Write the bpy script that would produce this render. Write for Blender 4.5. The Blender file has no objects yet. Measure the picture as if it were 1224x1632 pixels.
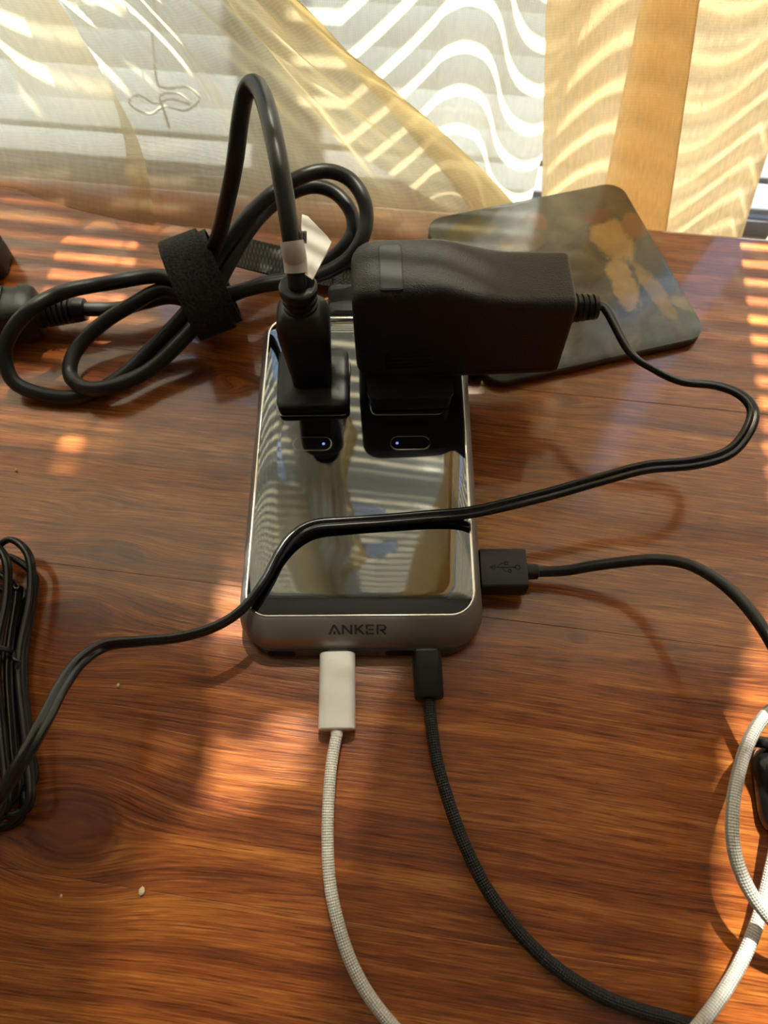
import bpy, bmesh, math, random
import numpy as np
from math import sin, cos, tan, pi, radians, sqrt, atan2, exp
from mathutils import Vector, Matrix
random.seed(4)
S = bpy.context.scene
COL = S.collection

# ------------------------------------------------------------------ camera
F_PX = 1150.0; W_PX, H_PX = 1224.0, 1632.0
PITCH, ROLL, CAM_H = radians(63.9), radians(2.0), 0.255
_fwd = np.array([0, cos(PITCH), -sin(PITCH)]); _up = np.array([0, sin(PITCH), cos(PITCH)]); _rt = np.array([1.0, 0, 0])
_R = cos(ROLL) * _rt - sin(ROLL) * _up
_U = sin(ROLL) * _rt + cos(ROLL) * _up
CAM = np.array([0, 0, CAM_H])
cd = bpy.data.cameras.new('camera'); cam = bpy.data.objects.new('camera', cd); COL.objects.link(cam)
M = Matrix.Identity(4)
for i in range(3):
    M[i][0], M[i][1], M[i][2], M[i][3] = _R[i], _U[i], -_fwd[i], CAM[i]
cam.matrix_world = M
cd.sensor_fit = 'VERTICAL'; cd.sensor_height = 34.6; cd.sensor_width = 25.95
cd.lens = F_PX / H_PX * 34.6
cd.clip_start = 0.01; cd.clip_end = 100
cd.dof.use_dof = True; cd.dof.focus_distance = 0.255; cd.dof.aperture_fstop = 11
S.camera = cam

# ------------------------------------------------------------------ world, sun, exposure
SUN_EL, SUN_AZ = radians(62), radians(8)
wd = bpy.data.worlds.new('sky'); S.world = wd; wd.use_nodes = True
wn = wd.node_tree.nodes; wl = wd.node_tree.links
bg = wn['Background']
sky = wn.new('ShaderNodeTexSky'); sky.sky_type = 'NISHITA'; sky.sun_disc = False
sky.sun_elevation = SUN_EL; sky.sun_rotation = SUN_AZ
wl.new(sky.outputs[0], bg.inputs[0]); bg.inputs[1].default_value = 0.40
sd = bpy.data.lights.new('sun', 'SUN'); sd.energy = 40.0; sd.angle = radians(0.9); sd.color = (1.0, 0.93, 0.82)
so = bpy.data.objects.new('sun', sd); COL.objects.link(so)
_sd = Vector((sin(SUN_AZ) * cos(SUN_EL), cos(SUN_AZ) * cos(SUN_EL), sin(SUN_EL)))
so.rotation_euler = _sd.to_track_quat('Z', 'Y').to_euler()
so.location = (0.5, 3, 5)
pl = bpy.data.lights.new('window_portal', 'AREA'); pl.shape = 'RECTANGLE'; pl.size = 1.5; pl.size_y = 1.36
pl.cycles.is_portal = True
po = bpy.data.objects.new('window_portal', pl); COL.objects.link(po)
po.location = (0.03, 0.56, 0.62); po.rotation_euler = (radians(-90), 0, radians(-9.5))
S.view_settings.view_transform = 'Standard'; S.view_settings.look = 'None'
S.view_settings.gamma = 1.0; S.view_settings.use_curve_mapping = False
S.view_settings.exposure = 0.0
S.cycles.use_denoising = True
S.cycles.transparent_max_bounces = 24
S.cycles.max_bounces = 10; S.cycles.diffuse_bounces = 5; S.cycles.transmission_bounces = 8
S.cycles.caustics_reflective = False; S.cycles.caustics_refractive = False
S.cycles.sample_clamp_indirect = 6

# ------------------------------------------------------------------ helpers
def at(px, py, z=0.0):
    """table-space point at height z that the photograph shows at (px, py)"""
    d = _fwd + _R * (px - 612) / F_PX - _U * (py - 816) / F_PX
    return CAM + d * ((z - CAM_H) / d[2])

def wroot(o):
    v = Vector((0, 0, 0))
    while o is not None:
        v += o.location; o = o.parent
    return v

def empty(name, label, cat, loc, group=None):
    o = bpy.data.objects.new(name, None); COL.objects.link(o); o.location = loc
    o.empty_display_size = 0.01
    o['label'] = label; o['category'] = cat
    if group: o['group'] = group
    return o

def mesh(name, verts, faces, mat, parent=None, loc=None, smooth=True, uvs=None, label=None, cat=None, group=None, kind=None, auto=None):
    off = np.array(wroot(parent)) if parent is not None else np.zeros(3)
    l = np.array(loc) if loc is not None else np.zeros(3)
    v = np.asarray(verts, dtype=float) - off - l
    me = bpy.data.meshes.new(name)
    me.from_pydata(v.tolist(), [], faces)
    if uvs is not None:
        ul = me.uv_layers.new(name='UVMap')
        for lp in me.loops:
            ul.data[lp.index].uv = uvs[lp.vertex_index]
    bm = bmesh.new(); bm.from_mesh(me)
    bmesh.ops.recalc_face_normals(bm, faces=bm.faces); bm.to_mesh(me); bm.free()
    if smooth:
        me.polygons.foreach_set('use_smooth', [True] * len(me.polygons))
        if auto: me.set_sharp_from_angle(angle=radians(auto))
    if mat: me.materials.append(mat)
    o = bpy.data.objects.new(name, me); COL.objects.link(o)
    o.parent = parent; o.location = l
    if label: o['label'] = label
    if cat: o['category'] = cat
    if group: o['group'] = group
    if kind: o['kind'] = kind
    return o

def spline(P, n):
    """Catmull-Rom through the control points (any dimension), n samples per span"""
    P = np.asarray(P, dtype=float)
    Q = np.vstack([2 * P[0] - P[1], P, 2 * P[-1] - P[-2]])
    out = []
    for i in range(1, len(Q) - 2):
        p0, p1, p2, p3 = Q[i - 1], Q[i], Q[i + 1], Q[i + 2]
        for k in range(n):
            t = k / n
            out.append(0.5 * ((2 * p1) + (-p0 + p2) * t + (2 * p0 - 5 * p1 + 4 * p2 - p3) * t * t + (-p0 + 3 * p1 - 3 * p2 + p3) * t ** 3))
    out.append(P[-1])
    return np.array(out)

def sweep(path, prof, up=(0, 0, 1), roll=None, closed_prof=True):
    """sweep a 2-D profile (list of (side, up)) along a path; returns verts, faces, uvs"""
    path = np.asarray(path); n = len(path); prof = np.asarray(prof, dtype=float); m = len(prof)
    T = np.gradient(path, axis=0); T /= np.linalg.norm(T, axis=1)[:, None] + 1e-12
    u0 = np.array(up, dtype=float); nrm = u0 - T[0] * u0.dot(T[0])
    if np.linalg.norm(nrm) < 1e-3:
        u0 = np.array([1.0, 0, 0]); nrm = u0 - T[0] * u0.dot(T[0])
    nrm /= np.linalg.norm(nrm)
    V = []; UV = []; s = 0
    for i in range(n):
        if i: s += np.linalg.norm(path[i] - path[i - 1])
        nrm = nrm - T[i] * nrm.dot(T[i]); nrm /= np.linalg.norm(nrm)
        if roll is not None:          # keep the profile level, then roll it
            b = np.cross(T[i], u0); b /= np.linalg.norm(b) + 1e-9; a = np.cross(b, T[i])
            c, q = cos(roll[i]), sin(roll[i]); side, upv = b * c + a * q, a * c - b * q
        else:
            side, upv = np.cross(T[i], nrm), nrm
        p = prof[i] if prof.ndim == 3 else prof
        for k in range(len(p)):
            V.append(path[i] + side * p[k][0] + upv * p[k][1]); UV.append((k / len(p), s))
    m = len(prof[0]) if prof.ndim == 3 else m
    Fc = [[i * m + k, i * m + (k + 1) % m, (i + 1) * m + (k + 1) % m, (i + 1) * m + k] for i in range(n - 1) for k in range(m)]
    Fc.append(list(range(m - 1, -1, -1))); Fc.append([(n - 1) * m + k for k in range(m)])
    return V, Fc, UV

def circ(r, m=12):
    return [(r * cos(2 * pi * k / m), r * sin(2 * pi * k / m)) for k in range(m)]

def tube(name, path, r, mat, parent=None, m=12, **kw):
    path = np.asarray(path)
    if np.ndim(r) > 0:
        prof = np.array([circ(x, m) for x in r])
    else:
        prof = circ(r, m)
    V, Fc, UV = sweep(path, prof)
    return mesh(name, V, Fc, mat, parent, uvs=UV, auto=60, **kw)

def rr(hw, hd, r, n=5, cx=0, cy=0):
    """rounded rectangle outline, half sizes hw, hd"""
    r = min(r, hw - 1e-6, hd - 1e-6); out = []
    for (sx, sy, a0) in ((1, 1, 0), (-1, 1, 90), (-1, -1, 180), (1, -1, 270)):
        for k in range(n + 1):
            a = radians(a0 + 90 * k / n)
            out.append((cx + sx * (hw - r) + r * cos(a), cy + sy * (hd - r) + r * sin(a)))
    return out

def loft(rings, cap0=True, cap1=True):
    m = len(rings[0]); V = [p for r in rings for p in r]
    Fc = [[i * m + k, i * m + (k + 1) % m, (i + 1) * m + (k + 1) % m, (i + 1) * m + k] for i in range(len(rings) - 1) for k in range(m)]
    if cap0: Fc.append(list(range(m - 1, -1, -1)))
    if cap1: Fc.append([(len(rings) - 1) * m + k for k in range(m)])
    return V, Fc

def join(*parts):
    V = []; Fc = []
    for v, f in parts:
        o = len(V); V += list(v); Fc += [[i + o for i in q] for q in f]
    return V, Fc

def box(x0, x1, y0, y1, z0, z1, b=0.0):
    if b <= 0:
        V = [(x, y, z) for z in (z0, z1) for (x, y) in ((x0, y0), (x1, y0), (x1, y1), (x0, y1))]
        return V, [[3, 2, 1, 0], [4, 5, 6, 7], [0, 1, 5, 4], [1, 2, 6, 5], [2, 3, 7, 6], [3, 0, 4, 7]]
    cx, cy, hx, hy = (x0 + x1) / 2, (y0 + y1) / 2, (x1 - x0) / 2, (y1 - y0) / 2
    R = [[(x, y, z) for x, y in rr(hx - i, hy - i, max(b, 1e-5), 3, cx, cy)] for z, i in ((z0, b), (z0 + b * .3, b * .3), (z0 + b, 0), (z1 - b, 0), (z1 - b * .3, b * .3), (z1, b))]
    return loft(R)

def strokes(lines, w, mapf, h=0.0001):
    """flat strokes (polylines in a 2-D plane) as thin raised bars, mapped to 3-D by mapf(s, t, height)"""
    V = []; Fc = []
    for L in lines:
        L = np.array(L, dtype=float); n = len(L)
        for i in range(n - 1):
            d = L[i + 1] - L[i]; ln = np.linalg.norm(d)
            if ln < 1e-9: continue
            d /= ln; nn = np.array([-d[1], d[0]]) * w / 2; e = d * w / 2 * (0.0 if n == 2 else 0.5)
            k = max(1, int(ln / (w * 2)))
            for j in range(k):
                a = L[i] - e + (L[i + 1] - L[i] + 2 * e) * j / k; b = L[i] - e + (L[i + 1] - L[i] + 2 * e) * (j + 1) / k
                o = len(V)
                for hh in (0.0, h):
                    for q in (a + nn, a - nn, b - nn, b + nn): V.append(mapf(q[0], q[1], hh))
                Fc += [[o + 4, o + 5, o + 6, o + 7], [o, o + 1, o + 5, o + 4], [o + 1, o + 2, o + 6, o + 5], [o + 2, o + 3, o + 7, o + 6], [o + 3, o, o + 4, o + 7]]
    return V, Fc

# ------------------------------------------------------------------ materials
class NT:
    def __init__(s, name):
        s.m = bpy.data.materials.new(name); s.m.use_nodes = True; s.t = s.m.node_tree
        s.n = s.t.nodes; s.p = s.n['Principled BSDF']; s.out = s.n['Material Output']
    def __call__(s, typ, **inp):
        nd = s.n.new('ShaderNode' + typ)
        for k, v in inp.items():
            if k in ('operation', 'blend_type', 'data_type', 'noise_dimensions', 'wave_type', 'bands_direction', 'feature', 'vector_type', 'interpolation_type', 'clamp', 'distance', 'wave_profile'):
                setattr(nd, k, v)
        for k, v in inp.items():
            if k.startswith('i'):
                try: i = int(k[1:])
                except ValueError: continue
                s.set(nd.inputs[i], v)
        return nd
    def set(s, sock, v):
        if hasattr(v, 'is_linked') or isinstance(v, bpy.types.NodeSocket): s.t.links.new(v, sock)
        elif isinstance(v, bpy.types.Node): s.t.links.new(v.outputs[0], sock)
        else: sock.default_value = v
    def math(s, op, a, b=0.0, c=0.0):
        nd = s('Math', operation=op, i0=a, i1=b, i2=c); return nd.outputs[0]
    def ramp(s, f, stops):
        nd = s.n.new('ShaderNodeValToRGB'); s.set(nd.inputs[0], f); e = nd.color_ramp.elements
        while len(e) > 1: e.remove(e[-1])
        e[0].position = stops[0][0]; e[0].color = (*stops[0][1], 1)
        for p, c in stops[1:]:
            x = e.new(p); x.color = (*c, 1)
        return nd.outputs[0]
    def mix(s, f, a, b, blend='MIX'):
        nd = s.n.new('ShaderNodeMix'); nd.data_type = 'RGBA'; nd.blend_type = blend
        s.set(nd.inputs[0], f)
        for k, v in ((6, a), (7, b)):
            s.set(nd.inputs[k], (*v, 1) if isinstance(v, tuple) and len(v) == 3 else v)
        return nd.outputs[2]
    def noise(s, vec, scale, detail=3.0, rough=0.5, dist=0.0):
        nd = s.n.new('ShaderNodeTexNoise'); s.set(nd.inputs['Vector'], vec)
        nd.inputs['Scale'].default_value = scale; nd.inputs['Detail'].default_value = detail
        nd.inputs['Roughness'].default_value = rough; nd.inputs['Distortion'].default_value = dist
        return nd.outputs[0]
    def bump(s, h, strength=0.3, dist=0.001):
        nd = s.n.new('ShaderNodeBump'); s.set(nd.inputs['Height'], h); nd.inputs['Strength'].default_value = strength
        nd.inputs['Distance'].default_value = dist; s.t.links.new(nd.outputs[0], s.p.inputs['Normal']); return nd
    def obj(s):
        return s.n.new('ShaderNodeTexCoord').outputs['Object']
    def uv(s):
        return s.n.new('ShaderNodeTexCoord').outputs['UV']

def plain(name, col, rough=0.5, metal=0.0, ior=1.5, grain=0.0, gscale=3000, gdist=0.0001, spec=0.5, coat=0.0, vary=0.12, emit=None):
    t = NT(name); p = t.p
    o = t.obj(); nz = t.noise(o, 60, 4)
    dark = tuple(c * (1 - vary) for c in col); lite = tuple(min(1, c * (1 + vary)) for c in col)
    t.set(p.inputs['Base Color'], t.ramp(nz, [(0.3, dark), (0.7, lite)]))
    p.inputs['Roughness'].default_value = rough; p.inputs['Metallic'].default_value = metal
    p.inputs['IOR'].default_value = ior; p.inputs['Specular IOR Level'].default_value = spec
    p.inputs['Coat Weight'].default_value = coat; p.inputs['Coat Roughness'].default_value = 0.08
    if grain: t.bump(t.noise(o, gscale, 2), grain, gdist)
    if emit:
        p.inputs['Emission Color'].default_value = (*emit[0], 1); p.inputs['Emission Strength'].default_value = emit[1]
    return t.m

MT = {}
MT['rubber'] = plain('black_rubber', (0.012, 0.012, 0.013), 0.38, grain=0.15, gscale=1500)
MT['plastic'] = plain('black_plastic', (0.014, 0.014, 0.015), 0.42, grain=0.35, gscale=2600, gdist=0.00012)
MT['adapter'] = plain('grained_black_plastic', (0.022, 0.020, 0.020), 0.42, grain=1.0, gscale=2000, gdist=0.0004)
MT['panel'] = plain('panel_plastic', (0.03, 0.03, 0.032), 0.5, grain=0.6, gscale=2200)
MT['dark'] = plain('dark_recess', (0.004, 0.004, 0.004), 0.6)
MT['twin'] = plain('glossy_cord', (0.010, 0.010, 0.011), 0.24, grain=0.1, gscale=900)
MT['grey'] = plain('grey_metal_shell', (0.29, 0.268, 0.26), 0.42, metal=0.5, grain=0.12, gscale=5000)
MT['base'] = plain('dark_grey_base', (0.15, 0.145, 0.15), 0.45, metal=0.4)
MT['rim'] = plain('polished_rim', (0.78, 0.74, 0.70), 0.2, metal=1.0)
MT['letters'] = plain('dark_grey_print', (0.035, 0.032, 0.032), 0.5)
MT['glass'] = plain('black_glass', (0.004, 0.004, 0.005), 0.03, ior=2.3, spec=0.5, vary=0.0)
MT['led'] = plain('blue_led', (0.1, 0.12, 0.8), 0.4, emit=((0.16, 0.22, 1.0), 1.3))
MT['white'] = plain('white_plastic', (0.92, 0.89, 0.85), 0.25, coat=0.3, vary=0.02)
MT['blackalu'] = plain('black_anodised', (0.016, 0.015, 0.014), 0.35, metal=0.2, grain=0.1)
MT['metal'] = plain('connector_metal', (0.55, 0.55, 0.56), 0.25, metal=1.0)
MT['label'] = plain('white_label', (0.80, 0.77, 0.73), 0.45, vary=0.03)
MT['ink'] = plain('black_ink', (0.02, 0.02, 0.02), 0.5)
MT['crumb'] = plain('crumb', (0.75, 0.62, 0.42), 0.8)
MT['blind'] = plain('white_slat', (0.29, 0.32, 0.37), 0.4, vary=0.02)
MT['thread'] = plain('white_cord', (0.85, 0.83, 0.78), 0.8)
MT['frame'] = plain('white_paint', (0.8, 0.8, 0.8), 0.5, vary=0.03)
MT['wall'] = plain('wall_paint', (0.78, 0.75, 0.70), 0.8, vary=0.04, grain=0.1, gscale=400)
MT['ceil'] = plain('ceiling_paint', (0.8, 0.79, 0.77), 0.85, vary=0.03)
MT['floor'] = plain('floor_boards', (0.22, 0.13, 0.07), 0.5)
MT['paving'] = plain('pale_paving', (0.62, 0.60, 0.56), 0.8)
MT['tie'] = plain('black_wire_tie', (0.02, 0.02, 0.022), 0.3)
MT['brushed'] = plain('rod_metal', (0.4, 0.38, 0.35), 0.3, metal=1.0)

def pane_mat():
    t = NT('window_glass'); g = t.n.new('ShaderNodeBsdfGlossy'); g.inputs['Roughness'].default_value = 0.0
    tr = t.n.new('ShaderNodeBsdfTransparent'); tr.inputs[0].default_value = (0.93, 0.96, 0.95, 1)
    fr = t.n.new('ShaderNodeLayerWeight'); fr.inputs[0].default_value = 0.5; mx = t.n.new('ShaderNodeMixShader')
    t.set(mx.inputs[0], t.math('MULTIPLY_ADD', t.math('POWER', fr.outputs['Facing'], 5.0), 0.9, 0.04)); t.set(mx.inputs[1], tr); t.set(mx.inputs[2], g); t.set(t.out.inputs[0], mx)
    return t.m
MT['pane'] = pane_mat()

def braid(name, a, b, rough, cells=(8, 620)):
    t = NT(name); uv = t.uv()
    sp = t('SeparateXYZ', i0=uv)
    u = t.math('MULTIPLY', sp.outputs[0], cells[0]); v = t.math('MULTIPLY', sp.outputs[1], cells[1])
    p = t.math('SINE', t.math('MULTIPLY', t.math('ADD', u, v), 2 * pi)); q = t.math('SINE', t.math('MULTIPLY', t.math('SUBTRACT', u, v), 2 * pi))
    h = t.math('MULTIPLY_ADD', t.math('MULTIPLY', p, q), 0.5, 0.5)
    t.set(t.p.inputs['Base Color'], t.mix(h, a, b)); t.p.inputs['Roughness'].default_value = rough
    t.bump(h, 0.9, 0.0004); return t.m
MT['braid_white'] = braid('white_braid', (0.72, 0.68, 0.62), (0.94, 0.91, 0.86), 0.75)
MT['braid_black'] = braid('black_braid', (0.006, 0.006, 0.006), (0.03, 0.029, 0.028), 0.55)
def strapmat():
    t = NT('hook_and_loop'); o = t.obj(); n = t.noise(o, 900, 4)
    t.set(t.p.inputs['Base Color'], t.ramp(n, [(0.3, (0.006, 0.006, 0.006)), (0.75, (0.045, 0.042, 0.04))])); t.p.inputs['Roughness'].default_value = 0.9
    t.bump(n, 1.0, 0.0008); return t.m
MT['strap'] = strapmat()
def meshstrap():
    t = NT('woven_strap'); uv = t.uv(); sp = t('SeparateXYZ', i0=uv)
    a = t.math('SINE', t.math('MULTIPLY', sp.outputs[0], 60)); b = t.math('SINE', t.math('MULTIPLY', sp.outputs[1], 3600))
    h = t.math('MULTIPLY_ADD', t.math('MULTIPLY', a, b), 0.5, 0.5)
    t.set(t.p.inputs['Base Color'], t.mix(t.math('POWER', h, 3), (0.012, 0.012, 0.012), (0.16, 0.15, 0.145))); t.p.inputs['Roughness'].default_value = 0.6
    t.bump(h, 0.8, 0.0003); return t.m
MT['woven'] = meshstrap()

# stained pine: grain runs along x of the table frame and bends round each knot
TAB_ANG = radians(-9.5)
def to_tab(p):
    c, s = cos(-TAB_ANG), sin(-TAB_ANG)
    return (p[0] * c - p[1] * s, p[0] * s + p[1] * c)
KNOTS = [(183, 885, 0.010, 0.006, 0.5), (121, 990, 0.012, 0.010, 0.6), (112, 1320, 0.015, 0.0135, 1.0), (292, 592, 0.012, 0.008, 0.9),
         (900, 637, 0.006, 0.004, 0.6), (922, 1017, 0.004, 0.0022, 0.8), (370, 612, 0.006, 0.005, -0.3), (150, 805, 0.007, 0.004, 0.4)]
def wood():
    t = NT('stained_pine'); o = t.obj(); sp = t('SeparateXYZ', i0=o)
    u, v = sp.outputs[0], sp.outputs[1]
    pid = t.n.new('ShaderNodeObjectInfo').outputs['Object Index']
    vv = v; core = None; ringsum = None
    for (px, py, a, b, k) in KNOTS:
        ku, kv = to_tab(at(px, py))
        du = t.math('SUBTRACT', u, ku); dv = t.math('SUBTRACT', v, kv)
        e = t.math('ADD', t.math('POWER', t.math('ABSOLUTE', t.math('DIVIDE', du, a * 1.9)), 2.0), t.math('POWER', t.math('ABSOLUTE', t.math('DIVIDE', dv, b * 1.55)), 2.0))
        g = t.math('EXPONENT', t.math('MULTIPLY', e, -1.0))
        vv = t.math('SUBTRACT', vv, t.math('MULTIPLY', t.math('MULTIPLY', dv, g), 0.92))
        cr = t.math('MULTIPLY', t.math('SUBTRACT', 1.0, t('MapRange', interpolation_type='SMOOTHSTEP', i0=e, i1=0.20, i2=0.36).outputs[0]), k)
        rg = t.math('MULTIPLY', t.math('EXPONENT', t.math('MULTIPLY', t.math('POWER', t.math('ABSOLUTE', t.math('DIVIDE', t.math('SUBTRACT', e, 0.33), 0.06)), 2.0), -1.0)), abs(k))
        core = cr if core is None else t.math('ADD', core, cr)
        ringsum = rg if ringsum is None else t.math('ADD', ringsum, rg)
    def vec(su, sv, off):
        c = t('CombineXYZ'); t.set(c.inputs[0], t.math('MULTIPLY', u, su)); t.set(c.inputs[1], t.math('MULTIPLY', vv, sv)); t.set(c.inputs[2], t.math('MULTIPLY_ADD', pid, 3.7, off)); return c.outputs[0]
    wob = t.noise(vec(5, 14, 0.3), 1.0, 2)
    vv = t.math('MULTIPLY_ADD', t.math('SUBTRACT', wob, 0.5), 0.013, vv)
    bands = t.noise(vec(1.8, 140, 1.1), 1.0, 3, 0.55)
    streak = t.noise(vec(24, 860, 2.3), 1.0, 3, 0.6)
    fine = t.noise(vec(75, 2300, 5.3), 1.0, 2, 0.6)
    patch = t.noise(vec(9, 22, 8.1), 1.0, 3, 0.5)
    f = t.math('ADD', t.math('MULTIPLY', bands, 0.52), t.math('MULTIPLY', streak, 0.34))
    f = t.math('ADD', f, t.math('MULTIPLY', fine, 0.52)); f = t.math('ADD', f, t.math('MULTIPLY', patch, 0.34))
    f = t.math('MULTIPLY_ADD', t.math('SUBTRACT', f, 0.86), 1.6, 0.5)
    col = t.ramp(f, [(0.08, (0.065, 0.012, 0.003)), (0.34, (0.20, 0.043, 0.007)), (0.56, (0.37, 0.100, 0.015)), (0.80, (0.60, 0.205, 0.034)), (1.0, (0.78, 0.36, 0.09))])
    pores = t('MapRange', interpolation_type='SMOOTHSTEP', i0=t.noise(vec(70, 1900, 11.0), 1.0, 1), i1=0.30, i2=0.42).outputs[0]
    col = t.mix(t.math('MULTIPLY_ADD', pores, 0.55, 0.45), (0.05, 0.010, 0.003), col)
    col = t.mix(t.math('MULTIPLY', core, 0.72), col, (0.085, 0.014, 0.006))
    col = t.mix(t.math('MULTIPLY', t.math('MULTIPLY', ringsum, t.math('MULTIPLY_ADD', streak, 1.6, -0.35)), 0.8), col, (0.045, 0.010, 0.004))
    t.set(t.p.inputs['Base Color'], col)
    rg = t.math('MULTIPLY_ADD', streak, 0.16, 0.22)
    t.set(t.p.inputs['Roughness'], rg)
    t.p.inputs['Specular IOR Level'].default_value = 0.4
    t.p.inputs['Coat Weight'].default_value = 0.75; t.p.inputs['Coat Roughness'].default_value = 0.10; t.p.inputs['Coat IOR'].default_value = 1.62
    bh = t.math('ADD', t.math('MULTIPLY', streak, 0.7), t.math('MULTIPLY', fine, 0.4))
    b = t.bump(bh, 0.35, 0.0003)
    b2 = t.n.new('ShaderNodeBump'); t.set(b2.inputs['Height'], t.noise(vec(60, 260, 1.0), 1.0, 2)); b2.inputs['Strength'].default_value = 0.12; b2.inputs['Distance'].default_value = 0.0004
    t.t.links.new(b2.outputs[0], t.p.inputs['Coat Normal'])
    return t.m
MT['wood'] = wood()

def sheer(name, col, opac, warm, shimmer=0.0):
    """loose weave: light goes straight through the holes, the threads scatter it"""
    t = NT(name)
    tr = t.n.new('ShaderNodeBsdfTransparent'); tr.inputs[0].default_value = (*warm, 1)
    tl = t.n.new('ShaderNodeBsdfTranslucent'); df = t.n.new('ShaderNodeBsdfDiffuse')
    uv = t.uv(); sp = t('SeparateXYZ', i0=uv)
    wa = t.math('SINE', t.math('MULTIPLY', sp.outputs[0], 2 * pi / 0.0011)); wb = t.math('SINE', t.math('MULTIPLY', sp.outputs[1], 2 * pi / 0.0011))
    wv = t.math('MULTIPLY_ADD', t.math('ADD', wa, wb), 0.25, 0.5)
    c = t('CombineXYZ'); t.set(c.inputs[0], t.math('MULTIPLY', sp.outputs[0], 420.0)); t.set(c.inputs[1], t.math('MULTIPLY', sp.outputs[1], 110.0))
    nz = t.noise(c.outputs[0], 1.0, 3, 0.65)
    cc = t.ramp(nz, [(0.3, tuple(x * 0.9 for x in col)), (0.7, tuple(min(1, x * 1.06) for x in col))])
    t.set(tl.inputs[0], cc); t.set(df.inputs[0], cc)
    m1 = t.n.new('ShaderNodeMixShader'); m1.inputs[0].default_value = 0.20
    t.set(m1.inputs[1], tl); t.set(m1.inputs[2], df)
    lw = t.n.new('ShaderNodeLayerWeight'); lw.inputs[0].default_value = 0.35
    f = t.math('MULTIPLY_ADD', lw.outputs['Facing'], 0.30, opac)
    f = t.math('ADD', f, t.math('MULTIPLY', t.math('SUBTRACT', wv, 0.5), 0.16))
    if shimmer: f = t.math('ADD', f, t.math('MULTIPLY', t.math('SUBTRACT', nz, 0.5), shimmer))
    f = t.math('MINIMUM', t.math('MAXIMUM', f, 0.0), 0.97)
    m2 = t.n.new('ShaderNodeMixShader'); t.set(m2.inputs[0], f); t.set(m2.inputs[1], tr); t.set(m2.inputs[2], m1)
    t.set(t.out.inputs[0], m2)
    return t.m
MT['sheer'] = sheer('cream_sheer', (0.92, 0.79, 0.52), 0.72, (0.99, 0.95, 0.85))
MT['sheer_amber'] = sheer('amber_sheer', (0.86, 0.69, 0.44), 0.70, (0.98, 0.93, 0.84), 0.5)
MT['sheer_pale'] = sheer('pale_sheer', (0.93, 0.80, 0.54), 0.70, (0.99, 0.95, 0.86))

def picture():
    """plain painterly colour fields on the coaster"""
    t = NT('coaster_print'); uv = t.uv(); sp = t('SeparateXYZ', i0=uv)
    n = t.noise(uv, 7, 5, 0.6, 0.6); n2 = t.noise(uv, 3.2, 4, 0.55, 0.9); nb = t.noise(uv, 8, 4, 0.6, 1.5)
    base = t.ramp(n, [(0.25, (0.03, 0.032, 0.03)), (0.5, (0.09, 0.092, 0.08)), (0.8, (0.2, 0.19, 0.15))])
    base = t.mix(t('MapRange', interpolation_type='SMOOTHSTEP', i0=n2, i1=0.45, i2=0.7).outputs[0], base, (0.095, 0.135, 0.16))
    def blob(cu, cv, a, b, col, base, ang=0.0, soft=0.5):
        du = t.math('SUBTRACT', sp.outputs[0], cu); dv = t.math('SUBTRACT', sp.outputs[1], cv)
        c, s = cos(ang), sin(ang)
        x = t.math('ADD', t.math('MULTIPLY', du, c / a), t.math('MULTIPLY', dv, s / a)); y = t.math('ADD', t.math('MULTIPLY', du, -s / b), t.math('MULTIPLY', dv, c / b))
        e = t.math('ADD', t.math('MULTIPLY', x, x), t.math('MULTIPLY', y, y)); e = t.math('ADD', e, t.math('MULTIPLY', t.math('SUBTRACT', nb, 0.5), 2.6))
        m = t('MapRange', interpolation_type='SMOOTHSTEP', i0=e, i1=1.0 + soft, i2=1.0 - soft * 0.6).outputs[0]
        return t.mix(m, base, t.mix(n, tuple(q * 0.5 for q in col), tuple(q * 1.35 for q in col)))
    for b in PIC_BLOBS: base = blob(*b[:5], base, *b[5:])
    t.set(t.p.inputs['Base Color'], base); t.p.inputs['Roughness'].default_value = 0.28
    t.p.inputs['Coat Weight'].default_value = 0.35; t.p.inputs['Coat Roughness'].default_value = 0.12
    t.bump(t.noise(uv, 160, 2), 0.15, 0.0002)
    return t.m

# ================================================================== the setting
def struct(name, VF, mat, **kw):
    o = mesh(name, [rotw(p) for p in VF[0]], VF[1], mat, smooth=False, **kw); o['kind'] = 'structure'; return o
FLOOR_Z = -0.745
BY = 0.392                                                  # blind plane; window wall, blind and table edge are parallel
def rotw(p, sgn=1):
    c, s = cos(TAB_ANG * sgn), sin(TAB_ANG * sgn); x, y = p[0], p[1] - BY
    return (x * c - y * s, BY + x * s + y * c, p[2])
WY = 0.445                                                  # inner face of the window wall
struct('floor', box(-1.7, 1.7, -2.4, WY, FLOOR_Z - 0.05, FLOOR_Z), MT['floor'])
struct('ceiling', box(-1.7, 1.7, -2.4, WY, 1.70, 1.75), MT['ceil'])
struct('wall_left', box(-1.75, -1.7, -2.4, WY, FLOOR_Z, 1.7), MT['wall'])
struct('wall_right', box(1.7, 1.75, -2.4, WY, FLOOR_Z, 1.7), MT['wall'])
struct('wall_front', box(-1.75, 1.75, -2.45, -2.4, FLOOR_Z, 1.7), MT['wall'])
WX, WZ0, WZ1 = 0.78, -0.075, 1.32
struct('wall_back', join(box(-1.75, -WX, WY, WY + 0.14, FLOOR_Z, 1.7), box(WX, 1.75, WY, WY + 0.14, FLOOR_Z, 1.7),
                         box(-WX, WX, WY, WY + 0.14, FLOOR_Z, WZ0), box(-WX, WX, WY, WY + 0.14, WZ1, 1.7)), MT['wall'])
win = bpy.data.objects.new('window_1', None); COL.objects.link(win); win.location = (0, WY + 0.1, WZ0); win['kind'] = 'structure'
fy0, fy1 = WY + 0.075, WY + 0.125
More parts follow.
